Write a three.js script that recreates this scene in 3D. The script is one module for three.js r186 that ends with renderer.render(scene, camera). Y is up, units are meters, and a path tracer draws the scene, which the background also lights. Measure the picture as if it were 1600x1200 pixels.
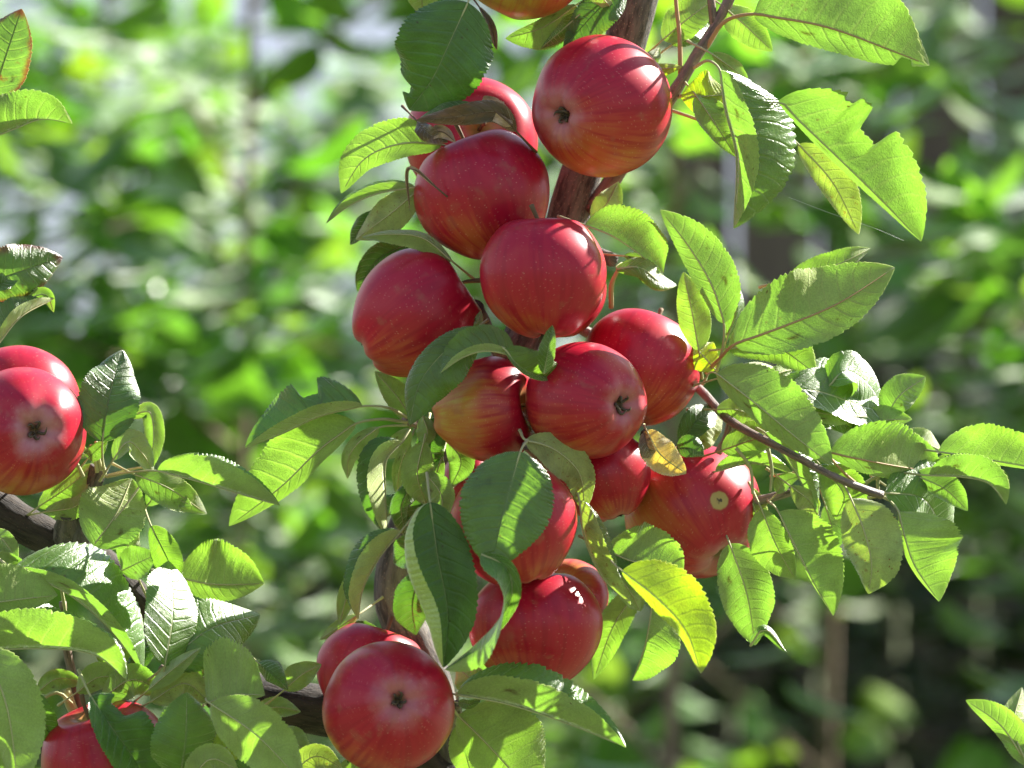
import * as THREE from 'three';
import { mergeGeometries } from 'three/addons/utils/BufferGeometryUtils.js';

// ---------------------------------------------------------------- camera, sky, sun, exposure
const W = 0.52, D0 = 2.4, K = W / 1600, EYE = 1.7;      // metres across the picture at the tree, distance to it
const scene = new THREE.Scene();
const camera = new THREE.PerspectiveCamera(2 * Math.atan((W * 0.375) / D0) * 180 / Math.PI, 4 / 3, 0.1, 400);
camera.position.set(0, EYE, D0);
camera.lookAt(0, EYE, 0);
camera.focus = D0 - 0.02;
camera.userData.fStop = 8;
const SUN = new THREE.Vector3(0.66, 0.58, -0.47).normalize();
const sun = new THREE.DirectionalLight(new THREE.Color(1.0, 0.95, 0.86), 5);
sun.position.copy(SUN).multiplyScalar(12).add(new THREE.Vector3(0, EYE, 0));
sun.target.position.set(0, EYE, 0);
sun.castShadow = true;
sun.shadow.mapSize.set(4096, 4096);
Object.assign(sun.shadow.camera, { left: -3, right: 3, top: 3, bottom: -3, near: 0.5, far: 30 });
scene.add(sun, sun.target);
const renderer = new THREE.WebGLRenderer({ antialias: true });
renderer.setSize(1024, 768);
renderer.shadowMap.enabled = true;
renderer.toneMapping = THREE.LinearToneMapping;
renderer.toneMappingExposure = 4.4;

// ---------------------------------------------------------------- numbers
function rng(seed) {
  let a = seed >>> 0;
  return () => { a = (a + 0x6D2B79F5) | 0; let t = Math.imul(a ^ (a >>> 15), 1 | a); t = (t + Math.imul(t ^ (t >>> 7), 61 | t)) ^ t; return ((t ^ (t >>> 14)) >>> 0) / 4294967296; };
}
function h3(x, y, z) {
  let h = Math.imul(x, 374761393) + Math.imul(y, 668265263) + Math.imul(z, 1274126177) | 0;
  h = Math.imul(h ^ (h >>> 13), 1274126177); h ^= h >>> 16;
  return (h >>> 0) / 4294967296;
}
function noise(x, y, z = 0) {
  const i = Math.floor(x), j = Math.floor(y), k = Math.floor(z);
  let u = x - i, v = y - j, w = z - k;
  u = u * u * (3 - 2 * u); v = v * v * (3 - 2 * v); w = w * w * (3 - 2 * w);
  const l = (a, b, t) => a + (b - a) * t;
  return l(l(l(h3(i, j, k), h3(i + 1, j, k), u), l(h3(i, j + 1, k), h3(i + 1, j + 1, k), u), v),
    l(l(h3(i, j, k + 1), h3(i + 1, j, k + 1), u), l(h3(i, j + 1, k + 1), h3(i + 1, j + 1, k + 1), u), v), w);
}
const fbm = (x, y, z = 0, n = 4) => { let s = 0, a = 0.5, t = 0; for (let i = 0; i < n; i++) { s += a * noise(x, y, z + i * 17.3); t += a; a *= 0.5; x *= 2.03; y *= 2.03; z *= 2.03; } return s / t; };
const clamp = (x, a = 0, b = 1) => Math.min(b, Math.max(a, x));
const sm = (a, b, x) => { const t = clamp((x - a) / (b - a)); return t * t * (3 - 2 * t); };
const lerp = (a, b, t) => a + (b - a) * t;
const mix3 = (a, b, t) => [lerp(a[0], b[0], t), lerp(a[1], b[1], t), lerp(a[2], b[2], t)];
const R = (d) => d * Math.PI / 180;
function worley(x, y) {
  const i = Math.floor(x), j = Math.floor(y); let a = 9, b = 9;
  for (let p = -1; p < 2; p++) for (let q = -1; q < 2; q++) {
    const dx = i + p + h3(i + p, j + q, 3) - x, dy = j + q + h3(i + p, j + q, 7) - y, d = Math.hypot(dx, dy);
    if (d < a) { b = a; a = d; } else if (d < b) b = d;
  }
  return [a, b - a];
}
// a point of the garden: x and y as 1600ths of the picture's width at its own depth, z the same unit towards the viewer
function P(x, y, z = 0) { const s = (D0 - z * K) / D0; return new THREE.Vector3((x - 800) * K * s, EYE - (y - 600) * K * s, z * K); }
const enc = (c) => Math.round(255 * clamp(c <= 0.0031308 ? 12.92 * c : 1.055 * Math.pow(c, 1 / 2.4) - 0.055));
function texture(w, h, f, srgb = true) {
  const d = new Uint8Array(w * h * 4);
  for (let j = 0; j < h; j++) for (let i = 0; i < w; i++) {
    const c = f((i + 0.5) / w, (j + 0.5) / h), o = 4 * (j * w + i);
    if (srgb) { d[o] = enc(c[0]); d[o + 1] = enc(c[1]); d[o + 2] = enc(c[2]); } else d[o] = d[o + 1] = d[o + 2] = Math.round(255 * clamp(c));
    d[o + 3] = 255;
  }
  const t = new THREE.DataTexture(d, w, h, THREE.RGBAFormat);
  if (srgb) t.colorSpace = THREE.SRGBColorSpace;
  t.magFilter = THREE.LinearFilter; t.minFilter = THREE.LinearMipmapLinearFilter; t.generateMipmaps = true;
  t.wrapS = t.wrapT = THREE.RepeatWrapping; t.needsUpdate = true;
  return t;
}
const used = {};
function numbered(n) { const k = used[n] = (used[n] ?? -1) + 1; return k ? `${n}_${String(k).padStart(3, '0')}` : n; }
function tag(o, label, category, group, kind) { if (label) o.userData.label = label; if (category) o.userData.category = category; if (group) o.userData.group = group; if (kind) o.userData.kind = kind; return o; }
function thing(name, label, category, group) { const g = new THREE.Group(); g.name = numbered(name); scene.add(g); return tag(g, label, category, group); }
function mesh(name, geo, mat, parent) { const m = new THREE.Mesh(geo, mat); m.name = numbered(name); m.castShadow = m.receiveShadow = true; parent.add(m); return m; }

// ---------------------------------------------------------------- sky
{
  const w = 512, h = 256, d = new Float32Array(w * h * 4);
  for (let j = 0; j < h; j++) for (let i = 0; i < w; i++) {
    const lat = ((j + 0.5) / h - 0.5) * Math.PI, lon = ((i + 0.5) / w - 0.5) * 2 * Math.PI;
    const v = new THREE.Vector3(Math.cos(lat) * Math.cos(lon), Math.sin(lat), Math.cos(lat) * Math.sin(lon));
    const e = clamp(v.y, 0, 1), g = Math.max(0, v.dot(SUN));
    let c = mix3([0.20, 0.213, 0.23], [0.042, 0.076, 0.16], Math.pow(e, 0.5));
    const cl = sm(0.47, 0.68, fbm(v.x * 2.2 + 5, v.y * 3.4, v.z * 2.2 + 3, 5)) * sm(0.0, 0.12, v.y);
    c = mix3(c, [0.27, 0.27, 0.27], 0.75 * cl);
    const halo = 0.15 * Math.pow(g, 6) + 0.6 * Math.pow(g, 40);
    const o = 4 * (j * w + i);
    for (let k = 0; k < 3; k++) d[o + k] = v.y < 0 ? [0.035, 0.038, 0.026][k] : c[k] + halo * [1, 0.96, 0.88][k];
    d[o + 3] = 1;
  }
  const t = new THREE.DataTexture(d, w, h, THREE.RGBAFormat, THREE.FloatType);
  t.mapping = THREE.EquirectangularReflectionMapping; t.magFilter = t.minFilter = THREE.LinearFilter; t.needsUpdate = true;
  scene.background = t; scene.environment = t;
}

// ---------------------------------------------------------------- tubes for wood and stalks
function tube(pts, rad, { segs = 0, sides = 10, bump = 0, seed = 0, cap = true, vs = 1 } = {}) {
  const curve = new THREE.CatmullRomCurve3(pts, false, 'centripetal');
  const len = curve.getLength(); segs = segs || Math.max(6, Math.round(len / (W / 160)));
  const pos = [], uv = [], idx = [];
  let N = null, T0 = null;
  for (let i = 0; i <= segs; i++) {
    const s = i / segs, c = curve.getPointAt(s), T = curve.getTangentAt(s);
    if (!N) { N = new THREE.Vector3(0, 0, 1); N.addScaledVector(T, -N.dot(T)).normalize(); }
    else { const q = new THREE.Quaternion().setFromUnitVectors(T0, T); N.applyQuaternion(q).addScaledVector(T, -N.dot(T)).normalize(); }
    T0 = T; const B = new THREE.Vector3().crossVectors(T, N);
    const r0 = typeof rad === 'function' ? rad(s) : (() => { const f = s * (rad.length - 1), k = Math.min(rad.length - 2, Math.floor(f)); return lerp(rad[k], rad[k + 1], f - k); })();
    for (let j = 0; j <= sides; j++) {
      const a = j / sides * 2 * Math.PI, ca = Math.cos(a), sa = Math.sin(a);
      let r = r0 * K;
      if (bump) r *= 1 + bump * (fbm(ca * 1.7 + seed, sa * 1.7, s * len / (r0 * K) * 0.7 + seed, 4) - 0.5) * 2;
      pos.push(c.x + r * (ca * N.x + sa * B.x), c.y + r * (ca * N.y + sa * B.y), c.z + r * (ca * N.z + sa * B.z));
      uv.push(j / sides * vs, s * len / 0.06);
    }
  }
  const w = sides + 1;
  for (let i = 0; i < segs; i++) for (let j = 0; j < sides; j++) { const a = i * w + j; idx.push(a, a + 1, a + w, a + 1, a + w + 1, a + w); }
  if (cap) for (const [row, flip] of [[0, 1], [segs, 0]]) {
    const c = curve.getPointAt(row ? 1 : 0), k = pos.length / 3; pos.push(c.x, c.y, c.z); uv.push(0.5, row ? len / 0.06 : 0);
    for (let j = 0; j < sides; j++) { const a = row * w + j; flip ? idx.push(a + 1, a, k) : idx.push(a, a + 1, k); }
  }
  const g = new THREE.BufferGeometry();
  g.setAttribute('position', new THREE.Float32BufferAttribute(pos, 3));
  g.setAttribute('uv', new THREE.Float32BufferAttribute(uv, 2));
  g.setIndex(idx); g.computeVertexNormals();
  const n = g.attributes.normal;                                     // close the seam
  for (let i = 0; i <= segs; i++) { const a = i * w, b = a + sides, v = new THREE.Vector3(n.getX(a) + n.getX(b), n.getY(a) + n.getY(b), n.getZ(a) + n.getZ(b)).normalize(); n.setXYZ(a, v.x, v.y, v.z); n.setXYZ(b, v.x, v.y, v.z); }
  return g;
}

// ---------------------------------------------------------------- materials
// veins of a leaf blade: t from -1 to 1 across, s from base to tip; [midrib, side veins, net]
function veins(t, s) {
  const at = Math.abs(t), side = t > 0 ? 0 : 0.035;
  let v = 0;
  for (let k = 0; k < 9; k++) {
    const line = 0.035 + side + 0.098 * k + 0.17 * Math.pow(at, 1.35) * (1 - 0.05 * k) + 0.012 * (noise(at * 4, k * 3.1 + (t > 0 ? 9 : 0)) - 0.5);
    const d = (s - line) / (0.0075 * (1.25 - 0.75 * at));
    v = Math.max(v, Math.exp(-d * d) * (1 - 0.55 * at));
  }
  const m = Math.exp(-Math.pow(t / (0.034 * (1.15 - 0.8 * s)), 2));
  const [, e] = worley(t * 13 + 40, s * 34 + 3 * at), [, e2] = worley(t * 30 + 90, s * 76);
  return [m, v, Math.max(sm(0.16, 0.02, e) * 0.8, sm(0.2, 0.02, e2) * 0.5)];
}
const VN = (() => { const w = 256, h = 512, a = new Float32Array(w * h * 3); for (let j = 0; j < h; j++) for (let i = 0; i < w; i++) a.set(veins((i + 0.5) / w * 2 - 1, (j + 0.5) / h), 3 * (j * w + i)); return (u, v) => { const o = 3 * (Math.min(h - 1, Math.floor(v * h)) * w + Math.min(w - 1, Math.floor(u * w))); return [a[o], a[o + 1], a[o + 2]]; }; })();
function blade(base, vein, { amt = 0.5, spots = 0, spot = [0.16, 0.06, 0.02], rim = 0, seed = 0, mottled = 0.25, edge = null } = {}) {
  return texture(256, 512, (u, v) => {
    const [m, s, n] = VN(u, v), f = 0.78 + mottled * 2 * (fbm(u * 5 + seed, v * 9, seed, 4) - 0.5) + 0.22 * noise(u * 90, v * 180, seed);
    let c = base.map((x) => x * f);
    c = mix3(c, vein, clamp(amt * (0.95 * m + 0.75 * s + 0.3 * n)));
    if (edge) c = mix3(c, edge, 0.6 * sm(0.35, 0.75, fbm(u * 3 + seed * 3, v * 4, 2.5 + seed)));
    if (spots) {
      const b = fbm(u * 4 + seed * 7, v * 7 + seed, 4.4, 5), sp = worley(u * 9 + seed, v * 18 + seed)[0];
      c = mix3(c, spot, sm(0.72 - 0.3 * spots, 0.86 - 0.3 * spots, b) * 0.9);
      if (h3(Math.floor(u * 9 + seed), Math.floor(v * 18 + seed), 5) < spots) c = mix3(c, spot, sm(0.16, 0.06, sp) * 0.8);
    }
    if (rim) { const q = Math.max(Math.abs(u * 2 - 1), sm(0.7, 1, v)); c = mix3(c, spot, sm(0.85 - rim * 0.3, 1, q + 0.3 * (fbm(u * 8, v * 12, seed) - 0.5))); }
    return c;
  });
}
const upBump = texture(256, 512, (u, v) => { const [m, s, n] = VN(u, v), q = (u * 2 - 1); return 0.75 - 0.5 * Math.max(m, s * 0.9) - 0.16 * n + 0.16 * (fbm(u * 14, v * 28, 1, 3) - 0.5) + 0 * q; }, false);
const lowBump = texture(256, 512, (u, v) => { const [m, s, n] = VN(u, v); return 0.3 + 0.5 * Math.max(m, s * 0.9) + 0.2 * n + 0.22 * (noise(u * 110, v * 220, 3) - 0.5); }, false);
const upMat = (map, rough = 0.42, color = 0xffffff) => new THREE.MeshPhysicalMaterial({ color, map, bumpMap: upBump, bumpScale: 0.0009, roughness: rough, transmission: 0.83, thickness: 0, ior: 1.5, side: THREE.DoubleSide });
const lowMat = (map, through = 0.70, color = 0xffffff) => new THREE.MeshPhysicalMaterial({ color, map, bumpMap: lowBump, bumpScale: 0.0006, roughness: 1, transmission: through, thickness: 0, ior: 1.3, sheen: 0.5, sheenColor: new THREE.Color(0.9, 0.9, 0.82), sheenRoughness: 0.7, side: THREE.DoubleSide });
const G1 = blade([0.30, 0.51, 0.075], [0.43, 0.58, 0.22], { amt: 0.5, seed: 1 });
const G2 = blade([0.26, 0.49, 0.085], [0.38, 0.55, 0.22], { amt: 0.5, seed: 2, spots: 0.02 });
const Y1 = blade([0.46, 0.68, 0.03], [0.46, 0.60, 0.12], { amt: 0.45, seed: 3, spots: 0.05, edge: [0.60, 0.68, 0.03] });
const B1 = blade([0.50, 0.34, 0.20], [0.26, 0.15, 0.08], { amt: 0.5, seed: 4, mottled: 0.6, edge: [0.18, 0.2, 0.07] });
const S1 = blade([0.32, 0.46, 0.07], [0.44, 0.52, 0.18], { amt: 0.45, seed: 5, spots: 0.2, spot: [0.36, 0.13, 0.03] });
const E1 = blade([0.24, 0.43, 0.10], [0.40, 0.54, 0.24], { amt: 0.5, seed: 6, spots: 0.05, rim: 0.8, spot: [0.28, 0.08, 0.03] });
const YY = blade([0.86, 0.76, 0.20], [0.74, 0.58, 0.2], { amt: 0.4, seed: 13, spots: 0.14, edge: [0.8, 0.55, 0.06] });
const LG = blade([0.66, 0.80, 0.29], [0.62, 0.70, 0.32], { amt: 0.55, seed: 7, mottled: 0.15 });
const LG2 = blade([0.64, 0.76, 0.27], [0.58, 0.60, 0.26], { amt: 0.5, seed: 8, mottled: 0.2, spots: 0.02 });
const LY = blade([0.76, 0.86, 0.18], [0.68, 0.72, 0.22], { amt: 0.4, seed: 9, spots: 0.04 });
const LV = blade([0.90, 0.82, 0.42], [0.8, 0.68, 0.3], { amt: 0.4, seed: 19, spots: 0.15, edge: [0.8, 0.6, 0.12] });
const LB = blade([0.62, 0.44, 0.28], [0.3, 0.18, 0.1], { amt: 0.4, seed: 10, mottled: 0.6 });
const LS = blade([0.72, 0.80, 0.34], [0.7, 0.68, 0.34], { amt: 0.45, seed: 5, spots: 0.2, spot: [0.36, 0.13, 0.03] });
const LEAF = {
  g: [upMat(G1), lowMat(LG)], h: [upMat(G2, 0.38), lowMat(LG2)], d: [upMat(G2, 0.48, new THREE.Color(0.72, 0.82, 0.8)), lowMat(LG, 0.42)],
  y: [upMat(Y1, 0.5), lowMat(LY, 0.72)], v: [upMat(YY, 0.5), lowMat(LV, 0.55)], w: [upMat(G1, 0.5), lowMat(LG)], b: [upMat(B1, 0.65), lowMat(LB, 0.3)], s: [upMat(S1, 0.5), lowMat(LS)], e: [upMat(E1, 0.4), lowMat(LG2)],
};
const stalkMat = new THREE.MeshPhysicalMaterial({ color: new THREE.Color(0.36, 0.36, 0.17), roughness: 0.7, sheen: 0.5, sheenColor: new THREE.Color(0.8, 0.8, 0.7), sheenRoughness: 0.6 });
const stalkRed = new THREE.MeshPhysicalMaterial({ color: new THREE.Color(0.36, 0.22, 0.10), roughness: 0.65 });
const stalkDead = new THREE.MeshStandardMaterial({ color: new THREE.Color(0.12, 0.07, 0.04), roughness: 0.9 });
const barkTex = texture(512, 512, (u, v) => {
  const p = (x) => Math.cos(x * 2 * Math.PI) * 1.6, q = (x) => Math.sin(x * 2 * Math.PI) * 1.6;
  const f = fbm(p(u) + 5, q(u) + 5, v * 6, 6), f2 = fbm(p(u) * 6, q(u) * 6, v * 22, 4), l = worley(u * 14, v * 22);
  let c = mix3([0.034, 0.030, 0.027], [0.135, 0.122, 0.106], sm(0.3, 0.7, f));
  c = mix3(c, [0.20, 0.17, 0.13], 0.5 * sm(0.55, 0.75, f2));
  if (h3(Math.floor(u * 14), Math.floor(v * 22), 2) < 0.4) c = mix3(c, [0.34, 0.26, 0.19], 0.8 * sm(0.16, 0.07, l[0]));
  return c;
});
const barkBump = texture(512, 512, (u, v) => { const p = Math.cos(u * 6.2832) * 1.6, q = Math.sin(u * 6.2832) * 1.6; return 0.6 * fbm(p * 3, q * 3, v * 26, 5) + 0.4 * fbm(p * 9, q * 9, v * 9, 3); }, false);
barkTex.wrapT = barkBump.wrapT = THREE.MirroredRepeatWrapping;
const bark = new THREE.MeshStandardMaterial({ map: barkTex, bumpMap: barkBump, bumpScale: 0.0009, roughness: 0.85 });
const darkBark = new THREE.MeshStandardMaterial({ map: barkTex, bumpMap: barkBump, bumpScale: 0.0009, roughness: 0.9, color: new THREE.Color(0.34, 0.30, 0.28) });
const twigMat = new THREE.MeshPhysicalMaterial({ map: barkTex, bumpMap: barkBump, bumpScale: 0.0005, color: new THREE.Color(1.35, 1.05, 0.95), roughness: 0.5, clearcoat: 0.25, clearcoatRoughness: 0.4 });
const greyTwig = new THREE.MeshPhysicalMaterial({ map: barkTex, bumpMap: barkBump, bumpScale: 0.0005, color: new THREE.Color(1.9, 1.7, 1.6), roughness: 0.6 });

// ---------------------------------------------------------------- leaves
let leafSeed = 100;
const prof = (s) => Math.pow(Math.sin(Math.PI * Math.pow(clamp(s, 0.0005, 0.9995), 0.80)), 0.68) * (1 - 0.25 * Math.pow(s, 12));
const ease = (a, s) => Array.isArray(a) ? lerp(a[0], a[1], s) : a;
/* f: 1 when the upper face looks at the viewer, -1 for the underside. p: the midrib from base to tip. l, r: half widths to the left and right of it.
   a: how far each half is turned out of the picture plane, degrees (towards the viewer when positive), c: how far it curls on its way to the edge. */
function leaf(parent, f, p, l, r, o = {}) {
  const seed = leafSeed++, rnd = rng(seed), z = o.z ?? 60, N = o.n ?? 120, M = 7;
  const zt = o.zt ?? (rnd() - 0.75) * 80, n0 = p.length - 1;
  const pts = p.map((q, i) => P(q[0], q[1], z + (q[2] ?? (zt * Math.pow(i / n0, 1.8) + 10 * Math.sin(Math.PI * i / n0)))));
  const curve = new THREE.CatmullRomCurve3(pts, false, 'centripetal');
  const a = o.a ?? [f * (6 + 26 * rnd()), f * (6 + 26 * rnd())], c = o.c ?? [0, 1].map(() => [f * (rnd() * 80 - 58), f * (rnd() * 130 - 100)]);
  const wave = o.w ?? 0.15, teeth = Math.round((o.teeth ?? 27) + 5 * rnd()), ph = rnd() * 50;
  const cols = 2 * M + 1, grid = [], V3 = THREE.Vector3;
  const L = new V3(), V = new V3();
  const q0 = (j) => { const k = Math.abs(j - M) / M; return 1 - Math.pow(1 - k, 1.35); };
  for (let i = 0; i <= N; i++) {
    const s = i / N, C = curve.getPointAt(s), T = curve.getTangentAt(s);
    L.set(-T.y, T.x, 0).normalize(); V.crossVectors(T, L).normalize(); L.crossVectors(V, T).normalize();
    const th = ((s * teeth) % 1), tooth = (i === 0 || i === N) ? 0 : (1 - th) * (0.45 + 1.1 * h3(Math.floor(s * teeth), seed, 8));       // a saw edge, points forward
    for (let j = 0; j < cols; j++) {
      const side = j < M ? -1 : 1, k = side > 0 ? 0 : 1, q = q0(j);
      const pos = C.clone();
      if (q > 0) {
        let w = 1.07 * (k ? r : l) * K * prof(s) * (1 + 0.08 * (noise(s * 5 + ph, k * 9.7) - 0.5));
        if (o.cut) for (const [cs, cd, cx, ck] of o.cut) if (ck === k) w *= 1 - cx * sm(cd, cd * 0.55, Math.abs(s - cs));
        w *= 1 - 0.06 * tooth * sm(0.55, 1, q);
        const A0 = R(ease(a[k], s) + 10 * (noise(s * 2.5 + ph, 3.3 + k) - 0.5)), Cc = R(ease(c[k], s)), st = 8;
        let x = 0, y = 0;
        for (let e = 0; e < st; e++) { const qq = (e + 0.5) / st * q, A = A0 + Cc * qq * qq * 1.5; x += Math.cos(A) / st * q; y += Math.sin(A) / st * q; }
        const und = wave * w * q * q * Math.sin(s * (9 + 5 * h3(seed, k, 1)) + ph + k * 2.1) + wave * 0.9 * w * (fbm(s * 6 + ph, q * 2.2 + k * 5, seed, 2) - 0.5) * q
          + f * 0.009 * w * Math.sin(Math.PI * Math.min(1, q * 1.1)) * -Math.cos(2 * Math.PI * (s - 0.035 * (k ? 0 : 1) - 0.035 - 0.17 * Math.pow(q, 1.35)) / 0.098) * (0.5 + noise(s * 7 + ph, q * 3));
        pos.addScaledVector(L, side * x * w).addScaledVector(V, y * w + und);
      }
      grid.push(pos);
    }
  }
  const at = (i, j) => grid[clamp(i, 0, N) * cols + clamp(j, 0, cols - 1)];
  const P3 = [], N3 = [], U2 = [], idx = [], cnt = (N + 1) * cols;
  const nrm = [], e1 = new V3(), e2 = new V3();
  for (let i = 0; i <= N; i++) for (let j = 0; j < cols; j++) {
    const ii = clamp(i, 2, N - 2);
    e1.subVectors(at(ii + 1, j), at(ii - 1, j)); e2.subVectors(at(ii, j + 1), at(ii, j - 1));
    nrm.push(new V3().crossVectors(e1, e2).normalize());
  }
  for (let layer = 0; layer < 2; layer++) for (let i = 0; i <= N; i++) for (let j = 0; j < cols; j++) {
    const k = i * cols + j, n = nrm[k], q = q0(j), h = 0.00022 * (1 - 0.8 * q * q) + 0.00003, sg = (layer ? -1 : 1) * f, g = grid[k];
    P3.push(g.x + n.x * sg * h * 0.5, g.y + n.y * sg * h * 0.5, g.z + n.z * sg * h * 0.5);
    N3.push(n.x * sg, n.y * sg, n.z * sg);
    U2.push((j / (cols - 1) - 0.5) * (q0(j) / Math.max(1e-6, Math.abs(j - M) / M) || 1) + 0.5, i / N);
  }
  for (let layer = 0; layer < 2; layer++) {
    const keep = (layer ? -1 : 1) * f > 0, b = layer * cnt;
    for (let i = 0; i < N; i++) for (let j = 0; j < cols - 1; j++) {
      const A = b + i * cols + j, B = A + 1, C = A + cols, E = C + 1;
      keep ? idx.push(A, C, B, B, C, E) : idx.push(A, B, C, B, E, C);
    }
  }
  const g = new THREE.BufferGeometry();
  g.setAttribute('position', new THREE.Float32BufferAttribute(P3, 3));
  g.setAttribute('normal', new THREE.Float32BufferAttribute(N3, 3));
  g.setAttribute('uv', new THREE.Float32BufferAttribute(U2, 2));
  g.setIndex(idx);
  const half = idx.length / 2; g.addGroup(0, half, 0); g.addGroup(half, half, 1);
  const m = mesh('leaf', g, LEAF[o.m ?? (rnd() < 0.5 ? 'g' : 'h')], parent);
  if (o.lab) m.userData.label = o.lab;
  // the stalk and the rib that carries it on along the underside
  const path = [], rr = [], bx = p[0], dir = curve.getTangentAt(0), pet = o.pet ?? null;
  const sr = o.sr ?? 2.6;
  if (pet) for (const q of pet) { path.push(P(q[0], q[1], q[2] ?? z - 20)); rr.push(sr * 1.15); }
  else if (pet === null && !o.bare) { path.push(pts[0].clone().addScaledVector(dir, -44 * K).add(new V3(0, 0, -60 * K))); rr.push(sr * 1.1); }
  for (let i = 0; i <= 8; i++) {
    const s = i / 8 * 0.93, ni = Math.round(s * N), n = nrm[ni * cols + M], q = at(ni, M);
    path.push(new V3(q.x, q.y, q.z).addScaledVector(n, -f * K * lerp(0.9, 0.15, s))); rr.push(lerp(sr * 0.85, 0.55, Math.pow(s, 0.7)));
  }
  mesh('stalk', tube(path, rr, { sides: 6, segs: 30 }), o.m === 'b' ? stalkDead : (o.red ? stalkRed : stalkMat), m);
  return m;
}

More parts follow.
